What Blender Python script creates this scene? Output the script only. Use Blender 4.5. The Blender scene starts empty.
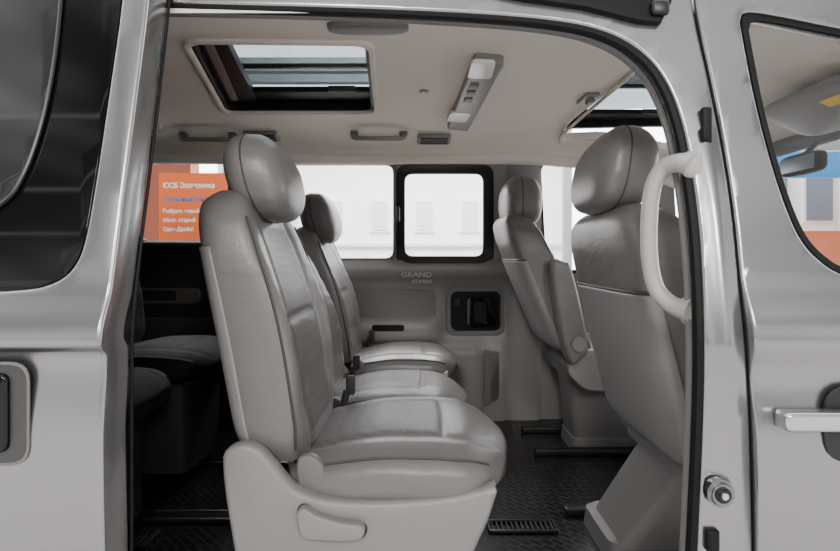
import bpy, bmesh, math, random
from mathutils import Vector, Matrix
random.seed(4)
SC = bpy.context.scene
C = SC.collection
F = 520.0; CX = 420.0; CY = 255.0; CZ = .82
R = math.radians

def P(u, v, d):
    return Vector(((u-CX)*d/F, d, CZ+(CY-v)*d/F))
def CEIL(u, v, h=.562):
    d = h*F/(CY-v); return ((u-CX)*d/F, d)
def FLO(u, v):
    d = CZ*F/(v-CY); return ((u-CX)*d/F, d)

# ------------------------------------------------------------------ materials
def mat(name, col, rough=.5, metal=0., bump=0., bscale=60., var=0., coat=0., spec=.5):
    m = bpy.data.materials.new(name); m.use_nodes = True
    nt = m.node_tree; b = nt.nodes['Principled BSDF']
    b.inputs['Base Color'].default_value = (*col, 1)
    b.inputs['Roughness'].default_value = rough
    b.inputs['Metallic'].default_value = metal
    b.inputs['Coat Weight'].default_value = coat
    b.inputs['Coat Roughness'].default_value = .06
    b.inputs['Specular IOR Level'].default_value = spec
    tc = nt.nodes.new('ShaderNodeTexCoord')
    nz = nt.nodes.new('ShaderNodeTexNoise'); nz.inputs['Scale'].default_value = bscale
    nz.inputs['Detail'].default_value = 4
    nt.links.new(tc.outputs['Object'], nz.inputs['Vector'])
    if var:
        r = nt.nodes.new('ShaderNodeValToRGB')
        r.color_ramp.elements[0].color = (*[c*(1-var) for c in col], 1)
        r.color_ramp.elements[1].color = (*[min(1, c*(1+var)) for c in col], 1)
        nt.links.new(nz.outputs['Fac'], r.inputs['Fac'])
        nt.links.new(r.outputs['Color'], b.inputs['Base Color'])
    if bump:
        bp = nt.nodes.new('ShaderNodeBump'); bp.inputs['Strength'].default_value = bump
        bp.inputs['Distance'].default_value = .004
        nt.links.new(nz.outputs['Fac'], bp.inputs['Height'])
        nt.links.new(bp.outputs['Normal'], b.inputs['Normal'])
    return m

def creased(m):
    # broad soft creases below the fine grain
    nt = m.node_tree; b = nt.nodes['Principled BSDF']
    tc = nt.nodes.new('ShaderNodeTexCoord')
    mp = nt.nodes.new('ShaderNodeMapping'); mp.inputs['Scale'].default_value = (9, 9, 22)
    nz = nt.nodes.new('ShaderNodeTexNoise'); nz.inputs['Scale'].default_value = 1.2; nz.inputs['Detail'].default_value = 2; nz.inputs['Distortion'].default_value = .4
    nt.links.new(tc.outputs['Object'], mp.inputs['Vector']); nt.links.new(mp.outputs['Vector'], nz.inputs['Vector'])
    b2 = nt.nodes.new('ShaderNodeBump'); b2.inputs['Strength'].default_value = .18; b2.inputs['Distance'].default_value = .012
    nt.links.new(nz.outputs['Fac'], b2.inputs['Height'])
    if b.inputs['Normal'].links:
        nt.links.new(b.inputs['Normal'].links[0].from_socket, b2.inputs['Normal'])
    nt.links.new(b2.outputs['Normal'], b.inputs['Normal'])
    return m

def perforated(name, col):
    m = mat(name, col, .46)
    nt = m.node_tree; b = nt.nodes['Principled BSDF']
    tc = nt.nodes.new('ShaderNodeTexCoord')
    vo = nt.nodes.new('ShaderNodeTexVoronoi'); vo.inputs['Scale'].default_value = 135
    vo.inputs['Randomness'].default_value = .3
    nt.links.new(tc.outputs['Object'], vo.inputs['Vector'])
    r = nt.nodes.new('ShaderNodeValToRGB')
    r.color_ramp.elements[0].position = .2; r.color_ramp.elements[1].position = .45
    r.color_ramp.elements[0].color = (*[c*.42 for c in col], 1); r.color_ramp.elements[1].color = (*col, 1)
    nt.links.new(vo.outputs['Distance'], r.inputs['Fac'])
    nt.links.new(r.outputs['Color'], b.inputs['Base Color'])
    return creased(m)

def rubber_floor(name):
    m = mat(name, (.022, .020, .019), .26, spec=.5)
    nt = m.node_tree; b = nt.nodes['Principled BSDF']
    tc = nt.nodes.new('ShaderNodeTexCoord')
    mp = nt.nodes.new('ShaderNodeMapping'); mp.inputs['Rotation'].default_value = (0, 0, R(45))
    mp.inputs['Scale'].default_value = (11, 11, 11)
    ck = nt.nodes.new('ShaderNodeTexBrick')
    ck.inputs['Scale'].default_value = 1.0; ck.inputs['Mortar Size'].default_value = .05; ck.inputs['Mortar Smooth'].default_value = .4
    ck.inputs['Color1'].default_value = (.008, .0075, .007, 1); ck.inputs['Color2'].default_value = (.004, .004, .004, 1)
    ck.inputs['Mortar'].default_value = (.028, .026, .025, 1)
    nt.links.new(tc.outputs['Object'], mp.inputs['Vector']); nt.links.new(mp.outputs['Vector'], ck.inputs['Vector'])
    nt.links.new(ck.outputs['Color'], b.inputs['Base Color'])
    bp = nt.nodes.new('ShaderNodeBump'); bp.inputs['Strength'].default_value = 1.0; bp.inputs['Distance'].default_value = .012
    nt.links.new(ck.outputs['Fac'], bp.inputs['Height']); nt.links.new(bp.outputs['Normal'], b.inputs['Normal'])
    return m

def glass(name, tint=(1, 1, 1), refl=.05):
    m = bpy.data.materials.new(name); m.use_nodes = True
    nt = m.node_tree; nt.nodes.remove(nt.nodes['Principled BSDF'])
    out = nt.nodes['Material Output']
    t = nt.nodes.new('ShaderNodeBsdfTransparent'); t.inputs['Color'].default_value = (*tint, 1)
    g = nt.nodes.new('ShaderNodeBsdfGlossy'); g.inputs['Roughness'].default_value = .02
    mx = nt.nodes.new('ShaderNodeMixShader'); mx.inputs['Fac'].default_value = refl
    nt.links.new(t.outputs[0], mx.inputs[1]); nt.links.new(g.outputs[0], mx.inputs[2]); nt.links.new(mx.outputs[0], out.inputs['Surface'])
    return m

M = dict(
    paint=mat('silver_paint', (.275, .272, .276), .27, .93, 0, 60, 0, .35),
    leather=creased(mat('grey_leather', (.137, .130, .127), .37, 0, .12, 160, .04)),
    insert=perforated('perforated_leather', (.104, .097, .094)),
    plastic=mat('grey_plastic', (.212, .204, .200), .43, 0, .06, 300, .02),
    trim=mat('grey_trim', (.213, .204, .199), .5, 0, .08, 300, .03),
    trim2=mat('grey_trim_inset', (.132, .126, .123), .5, 0, .1, 250, .03),
    liner=mat('headliner_cloth', (.72, .66, .595), .9, 0, .15, 400, .03),
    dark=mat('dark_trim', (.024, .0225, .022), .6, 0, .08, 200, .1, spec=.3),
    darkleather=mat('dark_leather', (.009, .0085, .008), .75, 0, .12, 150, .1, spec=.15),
    black=mat('black_rubber', (.005, .005, .005), .5, 0, .03, 200, spec=.18),
    gloss=mat('black_gloss', (.004, .004, .004), .04, spec=.3),
    satin=mat('black_satin', (.007, .007, .007), .32, spec=.3),
    smoke=mat('smoked_pane', (.024, .023, .023), .05, spec=.55),
    seam=mat('seam_thread', (.040, .037, .036), .6),
    chrome=mat('satin_metal', (.60, .60, .60), .25, 1.),
    handle=mat('pale_handle', (.36, .345, .33), .4),
    letters=mat('pale_letters', (.40, .39, .38), .5),
    lamp=mat('lamp_lens', (.85, .83, .78), .25),
    floor=rubber_floor('rubber_floor'),
    rail=mat('dark_rail', (.035, .035, .035), .35, .8),
    cup=mat('dark_cup', (.050, .049, .049), .4, .3),
    pane=glass('clear_pane', refl=.03),
    tint=glass('tinted_pane', (.33, .355, .365), .05),
    facade=mat('facade_plaster', (.86, .85, .83), .9, 0, 0, 3, .04),
    facwin=mat('facade_glass', (.60, .63, .66), .3),
    darkwin=mat('office_glass', (.16, .20, .24), .15),
    ground=mat('outdoor_ground', (.36, .35, .34), .8, 0, .1, 10, .1),
    orange=mat('orange_vinyl', (.70, .13, .02), .5),
    brick=mat('red_brown_wall', (.32, .10, .06), .8, 0, .2, 20, .15),
    shop=mat('orange_shop_wall', (.50, .13, .04), .7, 0, .1, 20, .08),
    white=mat('white_paint', (.85, .85, .85), .4),
    blue=mat('blue_paint', (.02, .24, .60), .4),
    steel=mat('grey_steel', (.22, .24, .25), .5),
    mark=mat('sticker_yellow', (.85, .55, .05), .5),
)

# ------------------------------------------------------------------ mesh helpers
BASE = {}
def link(name, bm, m, parent=None, smooth=35, world=False, kind=None):
    me = bpy.data.meshes.new(name)
    if world and parent is not None:
        bmesh.ops.translate(bm, verts=bm.verts, vec=-Vector(BASE[parent.name]))
    bmesh.ops.recalc_face_normals(bm, faces=bm.faces)
    bm.to_mesh(me); bm.free()
    for p in me.polygons: p.use_smooth = True
    me.set_sharp_from_angle(angle=R(smooth))
    for mm in (m if isinstance(m, (list, tuple)) else [m]): me.materials.append(mm)
    o = bpy.data.objects.new(name, me); C.objects.link(o)
    if parent is not None: o.parent = parent
    if kind: o['kind'] = kind
    return o
def thing(name, label, cat, loc=(0, 0, 0), group=None, rz=0):
    o = bpy.data.objects.new(name, None); C.objects.link(o)
    o.location = loc; o.rotation_euler = (0, 0, rz); o.empty_display_size = .1
    o['label'] = label; o['category'] = cat
    if group: o['group'] = group
    BASE[o.name] = tuple(loc)
    return o
def tag(o, label, cat, group=None):
    o['label'] = label; o['category'] = cat
    if group: o['group'] = group
    return o
def struct(name, bm, m, smooth=35):
    return link(name, bm, m, None, smooth, kind='structure')
def merge(bm, src):
    me = bpy.data.meshes.new('tmp'); src.to_mesh(me); src.free(); bm.from_mesh(me); bpy.data.meshes.remove(me)
    return bm

def catmull(pts, n=8, closed=False):
    pts = [Vector(p) for p in pts]; N = len(pts); out = []
    rng = range(N) if closed else range(N-1)
    for i in rng:
        if closed: p0, p1, p2, p3 = pts[i-1], pts[i], pts[(i+1) % N], pts[(i+2) % N]
        else: p0, p1, p2, p3 = pts[max(i-1, 0)], pts[i], pts[i+1], pts[min(i+2, N-1)]
        for k in range(n):
            t = k/n
            out.append(.5*((2*p1)+(p2-p0)*t+(2*p0-5*p1+4*p2-p3)*t*t+(3*p1-p0-3*p2+p3)*t**3))
    if not closed: out.append(pts[-1])
    return out
def curve2(pts, n=6, closed=False):
    return [(p.x, p.y) for p in catmull([(a, b, 0) for a, b in pts], n, closed)]
def spl(tab, x):
    xs = [a for a, b in tab]; ys = [b for a, b in tab]; n = len(xs)
    if x <= xs[0]: return ys[0]
    if x >= xs[-1]: return ys[-1]
    i = max(k for k in range(n-1) if xs[k] <= x)
    def sl(k):
        if k == 0: return (ys[1]-ys[0])/(xs[1]-xs[0])
        if k == n-1: return (ys[-1]-ys[-2])/(xs[-1]-xs[-2])
        a = (ys[k]-ys[k-1])/(xs[k]-xs[k-1]); b = (ys[k+1]-ys[k])/(xs[k+1]-xs[k])
        return 0 if a*b <= 0 else 2*a*b/(a+b)
    h = xs[i+1]-xs[i]; t = (x-xs[i])/h
    return ((2*t**3-3*t*t+1)*ys[i]+(t**3-2*t*t+t)*h*sl(i)+(-2*t**3+3*t*t)*ys[i+1]+(t**3-t*t)*h*sl(i+1))

def loft(rows, closed=False, cap=False):
    bm = bmesh.new(); vr = [[bm.verts.new(p) for p in r] for r in rows]
    n = len(rows[0])
    for i in range(len(rows)-1):
        for j in range(n if closed else n-1):
            k = (j+1) % n
            bm.faces.new((vr[i][j], vr[i][k], vr[i+1][k], vr[i+1][j]))
    if cap:
        bm.faces.new(vr[0]); bm.faces.new(vr[-1])
    return bm
def tube(pts, rad, seg=10, closed=False, sub=6, flat=1.0, smooth=True):
    pts = catmull(pts, sub, closed) if smooth else [Vector(p) for p in pts]
    n = len(pts); rows = []; nrm = None
    for i, p in enumerate(pts):
        if closed: t = pts[(i+1) % n]-pts[i-1]
        else: t = pts[min(i+1, n-1)]-pts[max(i-1, 0)]
        t.normalize()
        if nrm is None:
            a = Vector((0, 1, 0)) if abs(t.y) < .9 else Vector((1, 0, 0))
            nrm = (a-t*a.dot(t)).normalized()
        else: nrm = (nrm-t*nrm.dot(t)).normalized()
        bn = t.cross(nrm)
        rr = rad(i/(n-1)) if callable(rad) else rad
        rows.append([p+nrm*math.cos(2*math.pi*k/seg)*rr+bn*math.sin(2*math.pi*k/seg)*rr*flat for k in range(seg)])
    if closed: rows.append(rows[0]); bm = loft(rows, True); bmesh.ops.remove_doubles(bm, verts=bm.verts, dist=1e-5); return bm
    return loft(rows, True, True)
def rounded(pts, r, n=5):
    out = []; N = len(pts)
    for i in range(N):
        p = Vector((*pts[i], 0)); a = Vector((*pts[i-1], 0)); b = Vector((*pts[(i+1) % N], 0))
        da = (a-p); db = (b-p); ra = min(r, da.length*.48); rb = min(r, db.length*.48)
        s = p+da.normalized()*ra; e = p+db.normalized()*rb
        for k in range(n+1):
            t = k/n; q = s*(1-t)**2+p*2*t*(1-t)+e*t*t; out.append((q.x, q.y))
    return out
def rect(a0, b0, a1, b1, r=0, n=5):
    pts = [(a0, b0), (a1, b0), (a1, b1), (a0, b1)]
    return rounded(pts, r, n) if r else pts
def panel(outline, holes, ext, bev, mapf, ca=(), cb=()):
    cu = bpy.data.curves.new('tmp', 'CURVE'); cu.dimensions = '2D'; cu.fill_mode = 'BOTH'
    cu.extrude = ext; cu.bevel_depth = bev; cu.bevel_resolution = 2; cu.offset = -bev
    for lp in [outline]+list(holes):
        s = cu.splines.new('POLY'); s.points.add(len(lp)-1)
        for q, (a, b) in zip(s.points, lp): q.co = (a, b, 0, 1)
        s.use_cyclic_u = True
    o = bpy.data.objects.new('tmp', cu); C.objects.link(o)
    dg = bpy.context.evaluated_depsgraph_get()
    me = bpy.data.meshes.new_from_object(o.evaluated_get(dg))
    bm = bmesh.new(); bm.from_mesh(me)
    bpy.data.objects.remove(o); bpy.data.curves.remove(cu); bpy.data.meshes.remove(me)
    bmesh.ops.remove_doubles(bm, verts=bm.verts, dist=1e-5)
    if ca or cb:
        # melt the long fill triangles into flat faces first so that the cuts leave a clean grid
        bmesh.ops.dissolve_limit(bm, angle_limit=.01, verts=[], edges=[e for e in bm.edges if len(e.link_faces) == 2 and abs(e.link_faces[0].normal.z) > .99])
    for vals, no in ((ca, (1, 0, 0)), (cb, (0, 1, 0))):
        for x in vals:
            g = bm.verts[:]+bm.edges[:]+bm.faces[:]
            bmesh.ops.bisect_plane(bm, geom=g, plane_co=Vector(no)*x, plane_no=no, dist=1e-6)
    for v in bm.verts: v.co = mapf(v.co.x, v.co.y, v.co.z)
    return bm
def pxv(pts): return [(u, -v) for u, v in pts]           # photo coordinates run down the page
def box(cx, cy, cz, sx, sy, sz, bev=0., seg=3):
    bm = bmesh.new(); bmesh.ops.create_cube(bm, size=1)
    for v in bm.verts: v.co = Vector((cx+v.co.x*sx, cy+v.co.y*sy, cz+v.co.z*sz))
    if bev: bmesh.ops.bevel(bm, geom=bm.edges[:], offset=bev, segments=seg, affect='EDGES', profile=.5)
    return bm
def sq(c, e): return math.copysign(abs(c)**e, c)
def superq(cx, cy, cz, a, b, c, e1=.5, e2=.5, n=40, m=28, f=None):
    rows = []
    for i in range(m+1):
        ph = -math.pi/2+math.pi*i/m
        row = []
        for k in range(n):
            th = 2*math.pi*k/n
            p = Vector((a*sq(math.cos(ph), e1)*sq(math.cos(th), e2), b*sq(math.cos(ph), e1)*sq(math.sin(th), e2), c*sq(math.sin(ph), e1)))
            if f: p = f(p)
            row.append(p+Vector((cx, cy, cz)))
        rows.append(row)
    bm = loft(rows, True); bmesh.ops.remove_doubles(bm, verts=bm.verts, dist=1e-5)
    return bm
def text(body, size, x, y, z, name, m, parent, world=True, ext=.0006, sx=1.0, off=0.):
    cu = bpy.data.curves.new('tmp', 'FONT'); cu.body = body; cu.size = size; cu.extrude = ext; cu.offset = off
    o = bpy.data.objects.new('tmp', cu); C.objects.link(o)
    dg = bpy.context.evaluated_depsgraph_get()
    me = bpy.data.meshes.new_from_object(o.evaluated_get(dg)); bm = bmesh.new(); bm.from_mesh(me)
    bpy.data.objects.remove(o); bpy.data.curves.remove(cu); bpy.data.meshes.remove(me)
    for v in bm.verts: v.co = Vector((x+v.co.x*sx, y-v.co.z, z+v.co.y))
    return link(name, bm, m, parent, 30, world)

# ------------------------------------------------------------------ the near body side
def dnear(v):
    return .80 if v >= 345 else .80+.11*((345-v)/345)**1.2
def near_map(off, half, k=.0015, rel=None):
    def f(a, b, h):
        v = -b; p = P(a, v, dnear(max(v, -150))+off)
        p.y += (half-h)*k
        if rel: p.y -= rel(a, v)
        return p
    return f
def sstep(a, b, x):
    t = max(0, min(1, (x-a)/(b-a))); return t*t*(3-2*t)
VC = [-v for v in range(-140, 660, 14)]+[-343, -347, -353]

# open sliding door, parked outside the rear side
sd = thing('sliding_door', 'open silver sliding door with dark tinted window at the left edge', 'door', (-.75, .75, .1))
edge = curve2([(156, -110), (153, -60), (148, 0), (139, 75), (128, 160), (116, 250), (107, 330), (106, 400), (106, 551), (105, 650)], 5)
outl = edge+[(-260, 650), (-260, -110)]
win = curve2([(125, -70), (121, 0), (110, 80), (95, 180), (84, 240), (72, 268), (52, 283), (20, 290), (-60, 293), (-150, 294)], 5)+[(-220, 294), (-220, -70)]
def rel_sd(u, v):
    return .014*sstep(285, 335, v)*(1-sstep(342, 356, v))+.008*sstep(360, 440, v)*(1-sstep(440, 640, v))
UD = list(range(-240, 160, 20))
link('outer_panel', panel(pxv(outl), [pxv(win)], 18, 3.5, near_map(-.08, 21.5, .0014, rel_sd), UD, VC), M['paint'], sd, 40, True)
link('window_glass', panel(pxv(win), [], 1.5, .5, near_map(-.070, 2), UD, VC), M['gloss'], sd, 40, True)
ins = curve2([(64, -70), (61, 0), (53, 70), (40, 130), (22, 178), (0, 205), (-60, 235)], 6)
link('window_seal', tube([P(u, v, dnear(v)-.075) for u, v in ins], .0030, 8, smooth=False), M['rail'], sd, 40, True)
pan = ins+[(-200, 240), (-200, -70)]
link('inner_pane', panel(pxv(pan), [], 1, .3, near_map(-.0735, 1.3), UD, VC), M['smoke'], sd, 40, True)
link('handle_bezel', panel(pxv(rect(-60, 362, 29, 466, 20)), [pxv(rect(-54, 365, 26.5, 463, 18))], .6, .4, near_map(-.0905, 1), (), VC), M['trim2'], sd, 40, True)
link('handle_recess', panel(pxv(rect(-57, 364, 27, 464, 18)), [], .8, .2, near_map(-.0900, 1), (), VC), M['cup'], sd, 40, True)
link('door_handle', panel(pxv(rect(-60, 374, 6, 454, 10)), [], 4, 3, near_map(-.097, 7), (), VC), M['gloss'], sd, 40, True)
link('edge_seal', tube([P(u, v, dnear(v)-.08)+Vector((.0, .064, 0)) for u, v in edge], .0028, 8, smooth=False), M['black'], sd, 40, True)

# fixed body ring around the opening
seamM = curve2([(684, -120), (688, -40), (696, 20), (708, 75), (721, 140), (732, 210), (740, 290), (746, 350), (750, 430), (753, 551), (754, 680)], 5)
sealS = curve2([(165, 3), (330, 7), (470, 13), (560, 21), (610, 33), (645, 54), (668, 84), (684, 128), (695, 190), (702, 260), (705, 350), (703, 440), (698, 551), (692, 680)], 6)
body = [(60, -120)]+seamM+sealS[::-1]+[(60, 3)]
def seam_u(v):
    return spl([(-120, 684), (-40, 688), (20, 696), (75, 708), (140, 721), (210, 732), (290, 740), (350, 746), (430, 750), (551, 753), (680, 754)], v)
def rel_pl(u, v):
    e = seam_u(v)-u
    return .008*sstep(60, 220, v)*math.exp(-((e-18)/11.)**2)
wn = struct('wall_near', panel(pxv(body), [], 9, 3, near_map(.0, 12, .0015, rel_pl), list(range(80, 680, 20))+list(range(684, 756, 4)), VC), M['paint'], 40)
sp3 = [P(u-5, v+3, dnear(v)+.014) for u, v in sealS]
link('door_seal', tube(sp3, .011, 10, smooth=False), M['black'], wn)
link('seal_lip', tube([P(u-14, v+9, dnear(v)+.045) for u, v in sealS], .008, 8, smooth=False), M['trim2'], wn)
sb = box(*P(706, 126, dnear(126)-.004), .016, .012, .062, .004)
link('latch_plate', merge(sb, box(*P(704, 134, dnear(126)-.012), .010, .014, .022, .003)), M['black'], wn)
q = P(719, 492, .790)
def disc(q, r1, r2, dep, bev=0):
    b = bmesh.new()
    bmesh.ops.create_cone(b, cap_ends=True, segments=32, radius1=r2, radius2=r1, depth=dep, matrix=Matrix.Translation(q) @ Matrix.Rotation(R(-90), 4, 'X'))
    if bev: bmesh.ops.bevel(b, geom=[e for e in b.edges if len(e.link_faces) == 2 and e.calc_face_angle() > .8], offset=bev, segments=3, affect='EDGES')
    return b
bo = link('door_bumper', disc(q, .021, .021, .022, .005), mat('bumper_metal', (.20, .20, .20), .3, 1.), wn)
link('bumper_core', disc(q+Vector((0, -.010, 0)), .012, .012, .012, .003), M['rail'], bo)
link('bumper_pin', disc(q+Vector((-.002, -.017, .002)), .005, .005, .010, .001), M['chrome'], bo)
link('latch_bracket', box(*P(712, 540, .797), .020, .012, .034, .004), M['black'], wn)
rl = panel(pxv([(470, -14), (520, -3), (585, 6), (640, 20), (662, 22), (672, 2), (676, -30), (480, -40)]), [], 8, 2, near_map(-.014, 10))
link('slider_rail', rl, M['black'], wn)
link('roller_bracket', box(*P(660, 8, dnear(8)-.02), .030, .014, .026, .006), M['rail'], wn)

# front passenger door
fd = thing('front_door', 'closed silver front door with clear window and pull handle at right edge', 'door', (.75, .80, .1))
seam2 = [(u+3, v) for u, v in seamM]
fo = seam2+[(1060, 680), (1060, -120)]
fw = curve2([(741, 22), (746, 50), (756, 100), (770, 155), (786, 205), (802, 240), (822, 262), (845, 275), (900, 290), (1000, 312)], 5)+[(1030, 318), (1030, 60), (960, 50)]+curve2([(900, 38), (840, 28), (780, 16), (752, 12), (743, 14)], 4)
def rel_fd(u, v):
    return .016*sstep(270, 330, v)*(1-sstep(338, 378, v))+.010*sstep(380, 440, v)*(1-sstep(440, 640, v))
UF = list(range(700, 860, 10))+list(range(860, 1060, 30))
link('outer_panel', panel(pxv(fo), [pxv(fw)], 12, 3, near_map(-.004, 15, .0015, rel_fd), UF, VC), M['paint'], fd, 40, True)
ctr = Vector((870, 165))
fin = [tuple(ctr+(Vector(q)-ctr)*.94) for q in fw]
link('window_seal', panel(pxv(fw), [pxv(fin)], 2, .8, near_map(.004, 2), (), VC), M['black'], fd, 40, True)
link('window_pane', panel(pxv(fin), [], .6, .2, near_map(.012, 1), (), VC), M['pane'], fd, 40, True)
link('handle_recess', panel(pxv(rect(824, 386, 930, 464, 30)), [], 1, .4, near_map(-.017, 1.4), (), VC), M['rail'], fd, 40, True)
link('door_handle', panel(pxv(rect(787, 413.5, 950, 433.5, 7)), [], 6, 4, near_map(-.040, 10), [800, 815, 830, 850], VC), mat('handle_paint', (.50, .495, .50), .25, .92, coat=.3), fd, 40, True)

# ------------------------------------------------------------------ floor, ceiling, walls
struct('floor', box(-.2, 1.72, -.02, 3.1, 1.84, .04), M['floor'])
def zc(x, y):
    t = abs(y-1.68)/.76
    z = 1.385-.135*min(t, 1.03)**9
    if x > .75: z -= .16*((x-.75)/.55)**1.6
    return z
s1 = [CEIL(186, 42), CEIL(369, 44), CEIL(375, 113), CEIL(226, 113)]
s2 = [CEIL(650, 60), CEIL(728, 60), CEIL(690, 128), CEIL(560, 131)]
ceil_out = [(-1.75, .915), (1.3, .915), (1.3, 2.445), (-1.75, 2.445)]
ys = [.92+.02*i for i in range(12)]+[1.2+.08*i for i in range(11)]+[2.1+.02*i for i in range(18)]; xs = [-1.6+.1*i for i in range(30)]
cl = panel(ceil_out, [rounded(s1, .05), rounded(s2, .05)], .012, .006, lambda a, b, h: Vector((a, b, zc(a, b)+.018+h)), xs, ys)
struct('ceiling', cl, M['liner'], 40)

def sunroof(label, s, big):
    cx = sum(a for a, b in s)/4; cy = sum(b for a, b in s)/4
    t = thing('sunroof', label, 'sunroof', (cx, cy, 1.39), 'roof hatches')
    c = Vector((cx, cy))
    def sc(k): return rounded([tuple(c+(Vector(q)-c)*k) for q in s], .05)
    link('frame', panel(sc(1.03), [sc(.95)], .03, .004, lambda a, b, h: Vector((a, b, 1.425+h))), M['black'], t, 40, True)
    link('bezel', panel(sc(1.05), [sc(.99)], .004, .003, lambda a, b, h: Vector((a, b, zc(a, b)-.002+h))), M['liner'], t, 40, True)
    link('glass', panel(sc(1.04), [], .002, .001, lambda a, b, h: Vector((a, b, 1.48+h))), M['tint'], t, 40, True)
    y1 = max(b for a, b in s); y0 = min(b for a, b in s); x0 = min(a for a, b in s); x1 = max(a for a, b in s)
    link('rear_tray', box(cx+.0, y1-.085, 1.43, (x1-x0)*.92, .13, .02, .006), M['black'], t, 40, True)
    link('latch', box(cx+.14, y1-.16, 1.425, .10, .03, .02, .005), M['dark'], t, 40, True)
    link('cross_bar', box(cx+.02, (y0+y1)/2+.06, 1.465, (x1-x0)*.9, .022, .014, .004), M['rail'], t, 40, True)
    if big:
        a, b = Vector(s[0]), Vector(s[3])
        link('side_track', panel([tuple(a), (a.x+.09, a.y), (b.x+.13, b.y), tuple(b)], [], .012, .004, lambda a, b, h: Vector((a, b, 1.43+h))), M['black'], t, 40, True)
        link('side_channel', panel([(a.x+.02, a.y+.05), (a.x+.045, a.y+.05), (b.x+.075, b.y-.08), (b.x+.05, b.y-.08)], [], .003, .002, lambda a, b, h: Vector((a, b, 1.412+h))), M['trim2'], t, 40, True)
sunroof('large black framed sunroof over the middle row seats', s1, 1)
sunroof('black framed sunroof behind the front headrest, half hidden', s2, 0)

# far side
def dfar(v): return 2.60 if v >= 262 else 2.60-.16*((262-v)/112.)**1.2
def far_map(off, half, k=.005, rel=None):
    def f(a, b, h):
        v = -b; p = P(a, v, dfar(max(v, 120))+off); p.y += (half-h)*k
        if rel: p.y -= rel(a, v)
        return p
    return f
VF = [-v for v in range(150, 430, 8)]
rear_win = rect(136, 154, 229, 242, 12)
drv_win = rounded([(540, 160), (650, 160), (672, 272), (546, 272)], 12)
wl = panel(pxv([(40, 142), (672, 142), (690, 432), (512, 432), (512, 157), (262, 157), (262, 432), (40, 432)]),
           [pxv(rear_win), pxv(drv_win)], 3, 1.5, far_map(.0, 4.5), (), VF)
struct('wall_far', wl, M['trim'], 40)
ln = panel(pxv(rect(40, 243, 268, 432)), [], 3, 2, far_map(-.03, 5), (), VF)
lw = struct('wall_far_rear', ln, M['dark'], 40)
link('side_ledge', tube([P(60, 246, 2.56), P(160, 245, 2.56), P(262, 246, 2.56)], .022, 10), M['dark'], lw)
link('side_pocket', panel(pxv(rect(130, 288, 200, 304, 7)), [pxv(rect(138, 291, 176, 301, 4))], 3, 1, far_map(-.05, 4)), mat('pocket_trim', (.09, .084, .08), .4), lw)
link('side_moulding', panel(pxv(rect(120, 318, 262, 420, 10)), [], 2, 2, far_map(-.045, 4)), mat('moulding_trim', (.045, .042, .040), .45), lw)
def frame_win(n, poly, scale, off=0):
    cx = sum(a for a, b in poly)/len(poly); cy = sum(b for a, b in poly)/len(poly)
    inn = [(cx+(q[0]-cx)*scale[0], cy+(q[1]-cy)*scale[1]) for q in poly]
    out = [(cx+(q[0]-cx)*1.03, cy+(q[1]-cy)*1.03) for q in poly]
    o = struct('window_%d' % n, panel(pxv(out), [pxv(inn)], 2.2, .8, far_map(off, 3), (), VF), M['black'], 40)
    link('pane', panel(pxv(out), [], .3, .1, far_map(off+.012, .4), (), VF), M['pane'], o, 40)
frame_win(1, rear_win, (.97, .965))
frame_win(2, drv_win, (.985, .96))

# closed far sliding door
cd = thing('sliding_door', 'closed sliding door across the cabin with grey trim and small sliding window', 'door', (-.3, 2.6, .05))
wA = rect(288, 164, 394, 259, 9); wB = rect(399, 167, 491, 263, 12)
dout = rect(264, 158, 510, 428, 6)
def rel_cd(u, v):
    h = .035*math.exp(-((v-272)/9.)**2)
    h += .055*sstep(316, 323, v)*(1-sstep(338, 346, v))*(1-sstep(430, 442, u))
    h += .022*sstep(346, 352, v)*(1-sstep(478, 486, u))
    h -= .020*sstep(440, 446, u)*(1-sstep(500, 504, u))*sstep(286, 292, v)*(1-sstep(332, 338, v))
    h += .018*sstep(340, 348, v)*sstep(486, 490, u)*(1-sstep(502, 506, u))
    return h
link('trim_panel', panel(pxv(dout), [pxv(wA), pxv(wB)], 3, 1, far_map(-.012, 4, .005, rel_cd),
     list(range(268, 512, 6)), [-v for v in range(160, 428, 4)]), M['trim'], cd, 50, True)
link('armrest_panel', panel(pxv(rounded([(352, 287), (436, 290), (436, 320), (352, 316)], 8)), [], 1, .6, far_map(-.018, 1.6), (), [-v for v in range(288, 322, 6)]), M['trim2'], cd, 50, True)
link('front_glass_frame', panel(pxv(rect(396, 164, 494, 266, 13)), [pxv(rect(404, 173, 484, 257, 9))], 2.0, .8, far_map(-.018, 2.8), (), VF), M['satin'], cd, 40, True)
link('inner_frame', panel(pxv(rect(403, 172, 485, 258, 10)), [pxv(rect(405, 174, 483, 256, 8))], .8, .3, far_map(-.024, 1.1), (), VF), M['rail'], cd, 40, True)
link('window_catch', box(*P(398, 214, 2.46), .018, .02, .07, .004), M['rail'], cd, 40, True)
link('rear_glass_frame', panel(pxv(rect(284, 161, 397, 262, 10)), [pxv(rect(289, 165, 393, 258, 8))], 1.5, .6, far_map(-.016, 2), (), VF), M['trim2'], cd, 40, True)
link('pane', panel(pxv(rect(286, 162, 396, 261, 8)), [], .2, .1, far_map(.01, .3), (), VF), M['pane'], cd, 40, True)
link('pane', panel(pxv(rect(400, 168, 490, 262, 8)), [], .2, .1, far_map(.014, .3), (), VF), M['pane'], cd, 40, True)
link('handle_bezel', panel(pxv(rect(446, 287, 505, 336, 10)), [pxv(rect(451, 292, 501, 331, 8))], 2, 1, far_map(-.008, 3), (), VF), M['trim2'], cd, 40, True)
link('handle_recess', panel(pxv(rect(450, 291, 502, 332, 8)), [], .6, .3, far_map(.0, .9), (), VF), M['black'], cd, 40, True)
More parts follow.
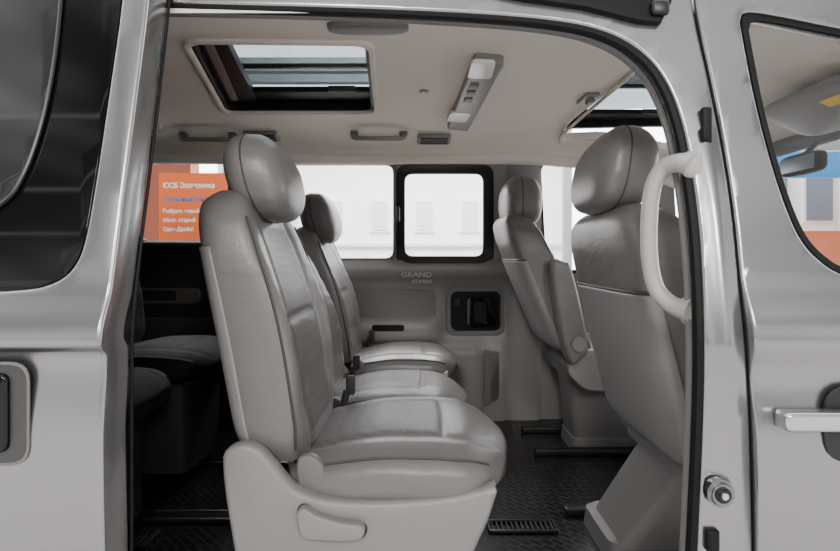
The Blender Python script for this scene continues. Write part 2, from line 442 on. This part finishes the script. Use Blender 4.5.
link('pull_handle', panel(pxv(rect(466, 297, 498, 327, 6)), [pxv(rect(474, 301, 487, 323, 4))], 2, 1, far_map(-.022, 3), (), VF), M['gloss'], cd, 40, True)
link('lock_knob', box(*P(457, 303, 2.58), .03, .03, .045, .006), M['dark'], cd, 40, True)
link('armrest_slot', panel(pxv(rect(372, 325, 404, 331, 2)), [], .6, .3, far_map(-.077, .9)), M['black'], cd, 40, True)
link('door_pocket', panel(pxv(rounded([(484, 350), (500, 350), (500, 400), (484, 408)], 5)), [], 2, 1, far_map(-.03, 3)), M['trim2'], cd, 40, True)
tp = P(401, 277, 2.53); text('GRAND', .034, tp.x, 2.530, tp.z, 'lettering', M['letters'], cd, True, .001, 1.25, .0009)
tp = P(412, 283, 2.53); text('STAREX', .023, tp.x, 2.530, tp.z, 'lettering', M['letters'], cd, True, .001, 1.2, .0004)

struct('trim_1', loft([[P(u, v, dfar(max(v, 150))-o) for u, o in ((505, .0), (508, .02), (522, .024), (536, .02), (541, .0))] for v in range(158, 430, 8)]), M['trim'], 60)
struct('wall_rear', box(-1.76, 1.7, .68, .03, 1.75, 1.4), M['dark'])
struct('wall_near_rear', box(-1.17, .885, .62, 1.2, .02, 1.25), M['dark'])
struct('trim_2', tube([(-1.7, 2.43, 1.275), (-.5, 2.435, 1.27), (.6, 2.435, 1.265), (1.28, 2.435, 1.16)], .028, 12), M['liner'])
struct('trim_3', tube([(1.27, .93, 1.18), (1.30, 1.3, 1.205), (1.30, 2.0, 1.205), (1.27, 2.43, 1.18)], .03, 12), M['dark'])
struct('trim_4', tube([(1.26, 2.45, 1.18), (1.5, 2.5, .95), (1.75, 2.52, .70)], .045, 12), M['trim'])
db = loft([[Vector((x, y, z)) for x, z in ((1.5, .0), (1.26, .18), (1.20, .45), (1.24, .58), (1.34, .66), (1.6, .68), (1.8, .66), (1.8, .0))] for y in (.95, 1.2, 1.7, 2.2, 2.5)], True, True)
tag(link('dashboard', db, M['dark'], None, 60), 'dark dashboard ahead of the front seats', 'dashboard')

# ------------------------------------------------------------------ ceiling fittings
cn = thing('ceiling_console', 'long grey overhead console with two lamps and switches on the headliner', 'ceiling console', (.18, 1.85, 1.37))
q0 = [CEIL(475, 53), CEIL(505, 56), CEIL(468, 126), CEIL(447, 124)]
def zflat(zz): return lambda a, b, h: Vector((a, b, zz+h))
link('housing', panel(rounded(q0, .02), [], .012, .006, zflat(1.375)), M['plastic'], cn, 40, True)
for (u, v, du, dv) in ((482, 67, 12, 9), (459, 115, 10, 5)):
    e = [CEIL(u-du+2, v-dv, .545), CEIL(u+du+2, v-dv+1, .545), CEIL(u+du-3, v+dv, .545), CEIL(u-du-3, v+dv-1, .545)]
    link('lamp', panel(rounded(e, .02), [], .003, .002, zflat(1.359)), M['lamp'], cn, 40, True)
for (u, v) in ((474, 83), (471, 90), (468, 97)):
    x, y = CEIL(u, v, .545); link('switch', box(x, y, 1.356, .028, .045, .010, .003), M['trim2'], cn, 40, True)
def roof_handle(label, u0, u1, d):
    x0 = (u0-CX)*d/F; x1 = (u1-CX)*d/F
    t = thing('roof_grab_handle', label, 'grab handle', ((x0+x1)/2, d, zc(x0, d)-.018), 'roof grab handles')
    L = x1-x0
    link('grip', tube([(-L/2, .01, .012), (-L*.46, -.015, -.010), (-L*.25, -.028, -.016), (L*.25, -.028, -.016), (L*.46, -.015, -.010), (L/2, .01, .012)], .011, 10), M['plastic'], t)
    for s in (-1, 1): link('mount', box(s*L*.47, .004, .012, .035, .03, .028, .008), M['trim2'], t)
roof_handle('folded roof grab handle above the small sliding window', 353, 405, 2.30)
roof_handle('folded roof grab handle above the rear side window with the orange banner', 182, 234, 2.31)
def roof_vent(label, u, d, w):
    x = (u-CX)*d/F
    t = thing('air_vent', label, 'air vent', (x, d, zc(x, d)-.006), 'roof air vents')
    t.rotation_euler = (-.28, 0, 0)
    link('bezel', box(0, 0, 0, w, .075, .018, .007), M['trim'], t)
    for k in range(3): link('slat', box(0, -.022+.022*k, -.010, w*.82, .007, .006, .002), M['dark'], t)
roof_vent('small slatted roof vent right of the far grab handle', 434, 2.34, .15)
roof_vent('small slatted roof vent between sunroof and rear side window', 262, 2.32, .15)
x, y = CEIL(368, 26)
nh = thing('roof_hook_cover', 'slim oval cover on the headliner at the top, near side of the large sunroof', 'roof trim', (x, y, zc(x, y)-.004))
link('plate', superq(0, 0, 0, .10, .030, .012, .4, .6), M['trim2'], nh)
x, y = CEIL(424, 92); x2, y2 = CEIL(588, 98)
kb = link('roof_button', superq(x, y, zc(x, y), .016, .022, .008, .6, .8, 20, 10), M['plastic']); tag(kb, 'small round knob on the headliner beside the large sunroof', 'knob')
ch = thing('coat_hook', 'small grey hook on the headliner left of the half hidden sunroof', 'hook', (x2, y2, zc(x2, y2)-.006))
link('plate', box(0, 0, 0, .05, .11, .016, .006), M['plastic'], ch); link('peg', box(.0, -.02, -.014, .025, .04, .02, .006), M['trim2'], ch)

# big pillar grab handle
gh = thing('grab_handle', 'pale grey vertical grab handle on the pillar behind the front seat', 'grab handle', tuple(P(690, 312, .86)))
gpts = [(692, 166, .85), (680, 163, .865), (664, 168, .89), (653, 187, .905), (649, 225, .91), (650, 262, .91), (656, 288, .905), (668, 302, .89), (681, 309, .87), (693, 312, .85)]
link('grip', tube([P(*g) for g in gpts], lambda s: .0142+.006*abs(2*s-1)**4, 16, flat=1.0), M['handle'], gh, 60, True)
for g in ((690, 166), (691, 311)): link('mount', superq(*P(*g, .862), .016, .020, .024, .7, .7, 20, 12), M['handle'], gh, 60, True)

# ------------------------------------------------------------------ seats
WPm = [(0, .84), (.1, .95), (.35, 1), (.7, .98), (.85, .92), (.94, .80), (1, .55)]
TPm = [(0, .72), (.15, .95), (.5, .98), (.8, .88), (.92, .74), (.975, .52), (1, .25)]
WPf = [(0, .90), (.06, .97), (.35, 1), (.7, 1.0), (.85, .97), (.94, .86), (1, .62)]
TPf = [(0, .80), (.08, .95), (.5, .96), (.8, .90), (.92, .78), (.975, .54), (1, .25)]
def set_insert(o, test):
    for p in o.data.polygons:
        if test(p.center, p.normal): p.material_index = 1

def make_seat(name, label, loc, rec=.19, w=.23, H=.56, z0=.40, head=True, lm='leather', im='insert', pm='plastic', style='middle', group=None, hs=1., hz=0., hx=0., t0=.182, lean=-.022, yo=0., taper=.26, btaper=.24, back=-.22, hw0=.14, basem='plastic', front=.15):
    t = thing(name, label, 'seat', loc, group)
    L, I, Pm = M[lm], M[im], M[pm]
    x0 = -.245
    WP, TP, ex, bow = (WPf, TPf, .34, .002) if style == 'front' else (WPm, TPm, .48, .018)
    def cxs(s): return x0-math.tan(rec)*H*s+bow*math.sin(math.pi*s)
    def back_rows(conc, grow=0., s0=0., s1=1., a0=-math.pi, a1=math.pi, nr=60, n=96, groove=True):
        rows = []
        for i in range(nr+1):
            s = s0+(s1-s0)*i/nr
            z = z0+H*s; cx = cxs(s)
            ww = w*spl(WP, s)+grow; tt = t0*spl(TP, s)/2+grow
            row = []
            for k in range(n):
                a = a0+(a1-a0)*k/(n if a1-a0 > 6.2 else n-1)
                c = sq(math.cos(a), ex); y = ww*sq(math.sin(a), ex); x = tt*c
                if math.cos(a) > 0:
                    r = abs(y)/ww
                    x -= conc*min(1, s*5)*(1-r**2.4)*min(1, math.cos(a)*3)*(1-.7*sstep(.86, 1, s))
                    if groove:
                        x -= .010*math.exp(-((r-.60)/.030)**2)
                        x -= .006*math.exp(-((s-.50)/.012)**2)*(1-sstep(.5, .62, r))
                        x += .012*math.exp(-((s-.30)/.18)**2)*(1-r*r)
                        x += .014*sstep(.68, .92, r)*math.sin(math.pi*min(1, s/.85))**2*min(1, math.cos(a)*3)
                        if r > .7: x += .0010*math.sin(62*s+2*math.sin(11*s))*sstep(.1, .3, s)*(1-sstep(.75, .9, s))
                row.append(Vector((cx+x, y, z)))
            rows.append(row)
        return rows
    bk = link('backrest', loft(back_rows(.042), True, True), [L, I], t, 60)
    def tb(c, nn):
        s = (c.z-z0)/H
        return nn.x > .3 and abs(c.y) < .585*w*spl(WP, s) and .06 < s < .86
    set_insert(bk, tb)
    s1 = .66 if style != 'middle' else .78
    so = link('back_shell', loft(back_rows(.0, .0015, .02, s1, math.pi*.56, math.pi*1.44, 30, 60, False)), Pm, t, 60)
    md = so.modifiers.new('thick', 'SOLIDIFY'); md.thickness = .005; md.offset = 0
    for sgn in (-1, 1):
        pts = []
        for i in range(21):
            s = .05+.84*i/20
            pts.append((cxs(s)+t0*spl(TP, s)/2*.66, sgn*(w*spl(WP, s)*.985), z0+H*s))
        link('seam', tube(pts, .0028, 6, smooth=False), M['seam'], t)
    if style != 'middle':
        pts = []
        for i in range(25):
            a = math.pi*(.56+.88*i/24); s = s1
            pts.append((cxs(s)+(t0*spl(TP, s)/2+.002)*sq(math.cos(a), ex), (w*spl(WP, s)+.002)*sq(math.sin(a), ex), z0+H*s))
        link('shell_edge', tube(pts, .004, 6, smooth=False), M['seam'], so)
    xt = x0-math.tan(rec)*H
    if head:
        hc = (xt+.050+hx, 0, z0+H+.040+hz)
        def dfm(p):
            k = p.z/(.1*hs)
            p.x *= 1-taper*max(0, k)**2-btaper*max(0, -k)**2
            p.y *= 1-.22*max(0, k)**2-.6*btaper*max(0, -k)**2
            p.x += lean*k
            return p
        hr = link('headrest', superq(*hc, .072*hs, .140*hs, .102*hs, .66, .56, 56, 36, dfm), L, t, 70)
        for xo in (.034, -.012):
            ring = []
            for i in range(48):
                a = 2*math.pi*i/48
                kx = .925 if xo > 0 else .992
                p = dfm(Vector((xo*hs, .140*hs*kx*sq(math.cos(a), .66), .102*hs*kx*sq(math.sin(a), .66))))
                ring.append(tuple(p+Vector(hc)))
            link('seam', tube(ring, .0024, 6, True, smooth=False), M['seam'], hr)
        for sgn in (-1, 1): link('headrest_post', tube([(xt+.02, sgn*.06, z0+H-.04), (xt+.04+hx*.7, sgn*.06, z0+H+.03+hz)], .006, 8, smooth=False), M['chrome'], t)
    xr, xf = -.215, .218
    rows = []; nr = 60; n = 96; zt = .455
    TC = [(0, .62), (.08, .9), (.3, 1), (.66, 1.02), (.82, .88), (.93, .60), (1, .24)]
    WC = [(0, .84), (.12, .93), (.5, 1), (.78, 1.02), (.90, .95), (1, .74)]
    def czs(p): return zt-.078-.022*(1-sstep(0, .5, p))-.008*sstep(.82, 1, p)
    for i in range(nr+1):
        p = i/nr; x = xr+(xf-xr)*p; hw = (w+.012)*spl(WC, p); th = .146*spl(TC, p)/2
        cz = czs(p)
        row = []
        for k in range(n):
            a = 2*math.pi*k/n; y = hw*sq(math.cos(a), .68); c = sq(math.sin(a), .84 if math.sin(a) > 0 else .55); z = th*c; xx = x
            if math.sin(a) > 0:
                r = abs(y)/hw
                z -= .010*(1-r**2.4)*min(1, math.sin(a)*3)*(1-sstep(.7, 1, p))
                z -= .008*math.exp(-((r-.60)/.026)**2)*(1-sstep(.93, 1, p))
                z -= .005*math.exp(-((p-.74+.05*r*r)/.016)**2)*(1-sstep(.52, .60, r))
                z += .004*math.exp(-((p-.45)/.15)**2)*(1-sstep(.3, .6, r))
            row.append(Vector((xx+.034*(1-abs(y/hw)**2)*sstep(.75, 1, p), y, cz+z)))
        rows.append(row)
    cu = link('cushion', loft(rows, True, True), [L, I], t, 60)
    set_insert(cu, lambda c, nn: nn.z > .4 and abs(c.y) < .60*w and c.x < xr+(xf-xr)*.72 and c.x > xr+.03)
    for sgn in (-1, 1):
        pts = []
        for i in range(21):
            p = .06+.043*i; a = math.asin(.50)
            hw = (w+.012)*spl(WC, p); th = .146*spl(TC, p)/2
            pts.append((xr+(xf-xr)*p+.034*.2*sstep(.75, 1, p), sgn*hw*sq(math.cos(a), .68), czs(p)+th*sq(math.sin(a), .84)))
        link('seam', tube(pts, .0030, 6, smooth=False), M['seam'], t)
    if style == 'middle':
        def PX(u, v): q = P(u, v, 1.02); return (q.x+.05, q.z)
        side = [PX(*q) for q in curve2([(226, 470), (226, 452), (234, 444), (249, 441), (263, 447), (276, 461), (288, 476), (301, 487), (330, 496), (380, 498), (440, 494), (480, 486), (495, 481)], 4)]
        side += [PX(*q) for q in curve2([(496, 490), (488, 515), (477, 540), (466, 570), (456, 660)], 4)]+[PX(262, 660)]+[PX(*q) for q in curve2([(246, 590), (236, 540), (228, 490)], 3)]
        for sgn in (-1, 1):
            link('side_cover', panel(side, [], .008, .012, lambda a, b, h: Vector((a, sgn*(w+.002)+h, b))), Pm, t, 50)
        link('pedestal', box(-.03, 0, .17, .36, w*1.6, .30, .03), M['dark'], t)
        lvp = [(303, 512), (302, 502), (309, 498), (322, 505), (345, 512), (362, 514), (367, 520), (362, 528), (345, 530), (322, 529), (307, 526)]
        lv = [PX(*q) for q in curve2(lvp, 4, True)]
        link('recline_lever', panel(lv, [], .007, .005, lambda a, b, h: Vector((a, -w-.034+h, b))), Pm, t, 50)
        lv2 = [PX(335+(u-335)*1.05, 514+(v-514)*1.12+2) for u, v in curve2(lvp, 4, True)]
        link('lever_gap_shade', panel(lv2, [], .001, .0005, lambda a, b, h: Vector((a, -w-.0222+h, b))), M['dark'], t, 50)  # thin dark sheet stands in for the shaded gap behind the lever
        hg = [PX(*q) for q in curve2([(296, 462), (310, 458), (322, 468), (324, 484), (316, 494), (298, 490)], 4, True)]
        link('hinge_cover', panel(hg, [], .006, .006, lambda a, b, h: Vector((a, -w+.020+h, b))), M['trim2'], t, 50)
        link('buckle', box(-.145, w-.02, .455, .025, .018, .055, .006), M['dark'], t)
        link('belt_stalk', tube([(-.17, w-.02, .38), (-.155, w-.02, .44)], .010, 8), M['dark'], t)
    else:
        Bm = M[basem]
        def boxy(tab, e=.22):
            rows = []
            for z, a, b, hw in tab:
                rr = []
                for k in range(48):
                    an = 2*math.pi*k/48
                    rr.append(Vector(((a+b)/2+(b-a)/2*sq(math.cos(an), e), hw*sq(math.sin(an), e)+yo*(1-sstep(.2, .38, z)), z)))
                rows.append(rr)
            return loft(rows, True, True)
        link('pedestal', boxy(((.0, back, front, hw0), (.02, back, front, hw0), (.31, -.25, front, hw0+.01), (.315, -.27, .19, .19), (.37, -.28, .19, .215), (.40, -.25, .18, .20))), Bm, t, 30)
        if style != 'dark':
            link('base_cover', boxy(((.0, back-.015, front+.015, hw0+.012), (.05, back-.008, front+.010, hw0+.010), (.06, back+.01, front, hw0+.002))), M['trim2'], t, 30)
            for sgn in (-1, 1): link('slide_rail', box(-.10, sgn*(hw0+.035)+yo, .014, .60, .04, .026, .005), M['rail'], t)
            sk = rounded([(-.30, .36), (-.26, .45), (.16, .44), (.19, .34), (.10, .285), (-.22, .285)], .04)
            for sgn in (-1, 1): link('side_trim', panel(sk, [], .006, .008, lambda a, b, h: Vector((a, sgn*(w+.004)+h, b))), Pm, t, 50)
    return t

G = 'grey leather cabin seats'
make_seat('captain_seat', 'large grey leather seat in the foreground with side lever on its base', (-.05, 1.25, 0), rec=.215, group=G)
make_seat('captain_seat', 'grey leather middle row seat without headrest, between the foreground seat and far window seat', (-.095, 1.785, -.04), rec=.27, w=.200, H=.50, head=False, group=G)
make_seat('captain_seat', 'grey leather middle row seat with headrest beside the far closed sliding door', (-.085, 2.29, -.02), rec=.27, w=.205, hs=1.08, group=G)
pas = make_seat('front_seat', 'front passenger seat seen from behind next to the pale grab handle', (.855, 1.25, .0), rec=.25, style='front', hs=1.0, H=.55, z0=.38, hz=.050, hx=-.058, lean=.016, yo=.25, taper=.38, btaper=.0, back=-.34, front=-.02, hw0=.11, group=G)
drv = make_seat('front_seat', 'reclined driver seat on the far side with folded armrest', (.87, 2.27, .0), rec=.40, w=.22, style='front', hs=1.12, H=.56, z0=.43, hz=.02, hx=-.005, lean=.0, btaper=.06, back=-.22, hw0=.10, basem='trim2', group=G)
arm = [(-.315, .43), (-.255, .43), (-.235, .49), (-.29, .75), (-.325, .795), (-.375, .77)]
link('armrest', panel(curve2(arm, 5, True), [], .022, .018, lambda a, b, h: Vector((a, -.275+h, b))), M['leather'], drv, 50)
link('armrest_pivot', disc(Vector((-.275, -.322, .485)), .028, .028, .02, .004), M['plastic'], drv)
GD = 'black rear row seats'
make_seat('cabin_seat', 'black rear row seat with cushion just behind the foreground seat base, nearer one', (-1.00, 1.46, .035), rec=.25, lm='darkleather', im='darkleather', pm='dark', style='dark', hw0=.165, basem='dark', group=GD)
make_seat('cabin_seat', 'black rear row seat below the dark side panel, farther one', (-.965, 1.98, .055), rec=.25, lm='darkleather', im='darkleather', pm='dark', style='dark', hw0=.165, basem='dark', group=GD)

# ------------------------------------------------------------------ floor fittings
def rail(label, a, b, wd):
    a = Vector((*a, .006)); b = Vector((*b, .006)); m = (a+b)/2; L = (b-a).length
    t = thing('floor_rail', label, 'seat rail', (m.x, m.y, .0), 'floor rails')
    link('channel', box(0, 0, .004, L, wd, .012, .003), M['rail'], t)
    for s in (-1, 1): link('lip', box(0, s*wd*.42, .012, L, wd*.14, .008, .002), M['chrome'], t)
    link('slot', box(0, 0, .0105, L*.97, wd*.34, .002), M['black'], t)
ax = FLO(128, 519); rail('long floor rail at the left behind the foreground seat', (ax[0]-.5, ax[1]), (ax[0]+.42, ax[1]), .06)
rail('floor rail behind the foreground seat, crossing the lower left', (ax[0]-.5, 2.05), (-.42, 2.05), .06)
def grille(label, u, v, w, dd):
    x, y = FLO(u, v)
    t = thing('floor_grille', label, 'grille', (x, y, 0), 'floor grilles')
    link('frame', panel(rect(-w/2, -dd/2, w/2, dd/2, .008), [rect(-w/2+.010, -dd/2+.010, w/2-.010, dd/2-.010, .004)], .003, .002, lambda a, b, h: Vector((a, b, .006+h))), M['rail'], t)
    n = int(w/.016)
    for k in range(n): link('slat', box(-w/2+.016+k*(w-.032)/(n-1), 0, .005, .005, dd-.02, .006, .001), M['dark'], t)
grille('slotted floor grille in front of the foreground seat base', 522, 528, .21, .07)
grille('slotted floor grille at the lower left corner of the cabin floor', 132, 541, .12, .09)

# ------------------------------------------------------------------ cab fittings seen through the front door window
vs = thing('sun_visor', 'grey sun visor under the windscreen header seen through the front window', 'sun visor', (1.15, 1.45, 1.235))
def shear(p): return Vector((p.x, p.y, p.z-.45*p.x))
link('flap', superq(0, 0, 0, .085, .20, .014, .3, .35, 40, 14, shear), M['plastic'], vs)
st = box(-.035, -.05, -.0155, .030, .065, .003)
for v in st.verts: v.co = shear(v.co)
link('sticker', st, M['mark'], vs)
rm = thing('rear_view_mirror', 'black rear view mirror seen through the front window', 'mirror', (1.22, 1.66, 1.11))
link('housing', superq(0, 0, 0, .018, .095, .034, .5, .5), M['black'], rm)
link('mirror_glass', box(-.019, 0, 0, .002, .15, .045, .0), M['darkwin'], rm)
link('stem', tube([(.0, 0, .025), (.03, 0, .05), (.05, 0, .07)], .008, 8), M['black'], rm)
a = P(772, 60, 1.02)
hf = thing('roof_grab_handle', 'roof grab handle above the front passenger, seen through the front window', 'grab handle', (a.x, a.y, zc(a.x+.1, a.y)-.03), 'roof grab handles')
link('grip', tube([(-.03, .0, .02), (-.01, .0, -.008), (.05, 0, -.016), (.15, 0, -.016), (.21, 0, -.008), (.23, 0, .02)], .010, 10), M['trim2'], hf)
for xx in (-.02, .22): link('mount', box(xx, .0, .022, .035, .03, .04, .007), M['trim2'], hf)

# ------------------------------------------------------------------ outside
struct('ground', box(0, 4, -.5, 40, 40, .1), M['ground'])
bn = thing('banner', 'orange banner with white lettering outside the rear side window', 'banner', (-1.75, 3.6, .2))
bx0 = P(159, 173, 3.6); bx1 = P(240, 241, 3.6)
link('sheet', panel([(bx0.x, .2), (bx1.x, .2), (bx1.x, bx0.z), (bx0.x, bx0.z)], [], .003, .001, lambda a, b, h: Vector((a, 3.6+h, b))), M['orange'], bn, 40, True)
for (u, v, s, tx, mm, of) in ((163, 188, .052, 'ЮСБ Экономика', 'white', .0008), (163, 201, .044, 'Кредитный Центр', 'blue', .0005), (163, 213, .040, 'Выбрать новый', 'white', .0006), (163, 222, .040, 'сбыть старый', 'white', .0006), (163, 231, .040, 'Один-Драйв!', 'white', .0006)):
    q = P(u, v, 3.595); text(tx, s, q.x, 3.592, q.z, 'lettering', M[mm], bn, True, .001, .85, of)
for s in (bx0.x+.03, bx1.x-.03): link('post', tube([(s, 3.63, -.45), (s, 3.63, bx0.z)], .02, 8, smooth=False), M['steel'], bn, 40, True)
tag(link('brick_wall', box(-3.55, 5.2, .9, 2.6, .2, 2.7), M['brick']), 'red brown wall beside the orange banner', 'wall')
fb = thing('building', 'pale building facade seen faintly through the far side windows', 'building', (0, 11, -.45))
link('wall', box(-.6, 11.2, 1.2, 7.4, .3, 3.3), M['facade'], fb, 40, True)
link('ledge', box(-.6, 11.0, 1.03, 7.4, .10, .06), M['facwin'], fb, 40, True)
def facade_window(t, cx, cy, cz, w_, h_, mm):
    f_ = link('window', box(cx, cy+.03, cz, w_, .06, h_), M['white'], t, 40, True)
    b_ = box(cx, cy-.005, cz, w_*.8, .03, h_*.87)
    bmesh.ops.translate(b_, verts=b_.verts, vec=-Vector(BASE[t.name]))
    link('pane', b_, mm, f_, 40)
for i in range(7):
    for j in range(2): facade_window(fb, -3.7+i*.95, 11, .45+j*1.2, .42, .7, M['facwin'])
f2 = thing('building', 'grey white building with dark windows seen through the front window', 'building', (7, 8.2, -.45))
link('wall', box(8.0, 8.4, 1.5, 5.6, .3, 4.0), M['white'], f2, 40, True)
link('cornice', box(8.0, 8.2, 2.55, 5.6, .12, .12), M['steel'], f2, 40, True)
for i in range(5):
    for j in range(2): facade_window(f2, 5.6+i*.72, 8.24, .62+j*1.1, .52, .8, M['darkwin'])
sg = thing('signboard', 'blue signboard outside, seen through the front window', 'sign', (4.3, 6.2, -.45))
link('board', box(4.55, 6.0, 1.86, 1.3, .08, .30, .01), M['blue'], sg, 40, True)
for xx in (4.1, 5.0): link('post', tube([(xx, 6.06, -.45), (xx, 6.06, 2.0)], .05, 8, smooth=False), M['steel'], sg, 40, True)
tag(link('shop_wall', box(6.4, 7.2, .35, 2.9, .2, 1.6), M['shop']), 'low orange shop wall outside beyond the front window', 'wall')
for i, (y, z) in enumerate(((8.6, 3.95), (9.6, 4.1), (10.6, 3.55))):
    struct('trim_%d' % (5+i), box(0, y, z, 14, .16, .22), M['steel'])
for i, x in enumerate((-5.2, -3.4, 2.6)):
    struct('trim_%d' % (8+i), box(x, 9.2, 2.2, .14, .14, 5.2), M['steel'])
for i in range(4):                                             # unseen slim purlins behind the camera, added for reflections in glass and paint
    struct('trim_%d' % (11+i), box(0, -1.6-1.6*i, 4.3, 18, .04, .06), M['steel'])

# ------------------------------------------------------------------ light
w = bpy.data.worlds.new('hall'); SC.world = w; w.use_nodes = True
nt = w.node_tree; bg = nt.nodes['Background']
N = nt.nodes.new; K = nt.links.new
tc = N('ShaderNodeTexCoord'); sx = N('ShaderNodeSeparateXYZ')
K(tc.outputs['Generated'], sx.inputs[0])
def mrange(src, a, b, c, d):
    m = N('ShaderNodeMapRange'); m.interpolation_type = 'SMOOTHSTEP'
    for k, x in zip(('From Min', 'From Max', 'To Min', 'To Max'), (a, b, c, d)): m.inputs[k].default_value = x
    K(src, m.inputs['Value']); return m.outputs[0]
def mth(op, a, b):
    m = N('ShaderNodeMath'); m.operation = op
    for i, x in enumerate((a, b)):
        if isinstance(x, (int, float)): m.inputs[i].default_value = x
        else: K(x, m.inputs[i])
    return m.outputs[0]
mp = N('ShaderNodeMapping'); mp.inputs['Scale'].default_value = (1.4, 1.4, 4.0); K(tc.outputs['Generated'], mp.inputs['Vector'])
nz = N('ShaderNodeTexNoise'); nz.inputs['Scale'].default_value = 1.3; nz.inputs['Detail'].default_value = 2; K(mp.outputs[0], nz.inputs['Vector'])
front = mrange(nz.outputs['Fac'], .40, .60, .15, 1.7)          # dim showroom behind the camera; bright bands added to streak the paint reflections
mix = mrange(sx.outputs['Y'], -.15, .25, 0, 1)
stre = mth('ADD', mth('MULTIPLY', front, mth('SUBTRACT', 1.0, mix)), mth('MULTIPLY', 9.5, mix))
stre = mth('MULTIPLY', stre, mrange(sx.outputs['Z'], -.3, .02, .15, 1.0))
K(stre, bg.inputs['Strength'])
bg.inputs['Color'].default_value = (.996, .996, 1, 1)
def area(loc, tgt, size, e, col=(1, .975, .945), sy=None):
    l = bpy.data.lights.new('fill_light', 'AREA'); l.energy = e; l.size = size; l.color = col
    if sy: l.shape = 'RECTANGLE'; l.size_y = sy
    o = bpy.data.objects.new('fill_light', l); C.objects.link(o); o.location = loc
    o.rotation_euler = (Vector(tgt)-Vector(loc)).to_track_quat('-Z', 'Y').to_euler()
area((-.6, -2.6, 2.6), (0, 1.3, .6), .7, 95)  # added fill from behind the camera, lights the near interior
area((1.2, -2.2, 2.2), (.1, 1.4, .8), .45, 45)  # second added fill, aimed in through the door opening
area((0, 7, 6), (0, 11, 1), 5, 2600, (1, 1, 1))  # added fill outside, only brightens the pale facade

cam = bpy.data.cameras.new('camera'); co = bpy.data.objects.new('camera', cam); C.objects.link(co)
co.location = (0, 0, CZ); co.rotation_euler = (R(90), 0, 0)
cam.sensor_width = 36; cam.lens = 36*F/840; cam.shift_y = -(275.5-CY)/840; cam.clip_start = .02
SC.camera = co
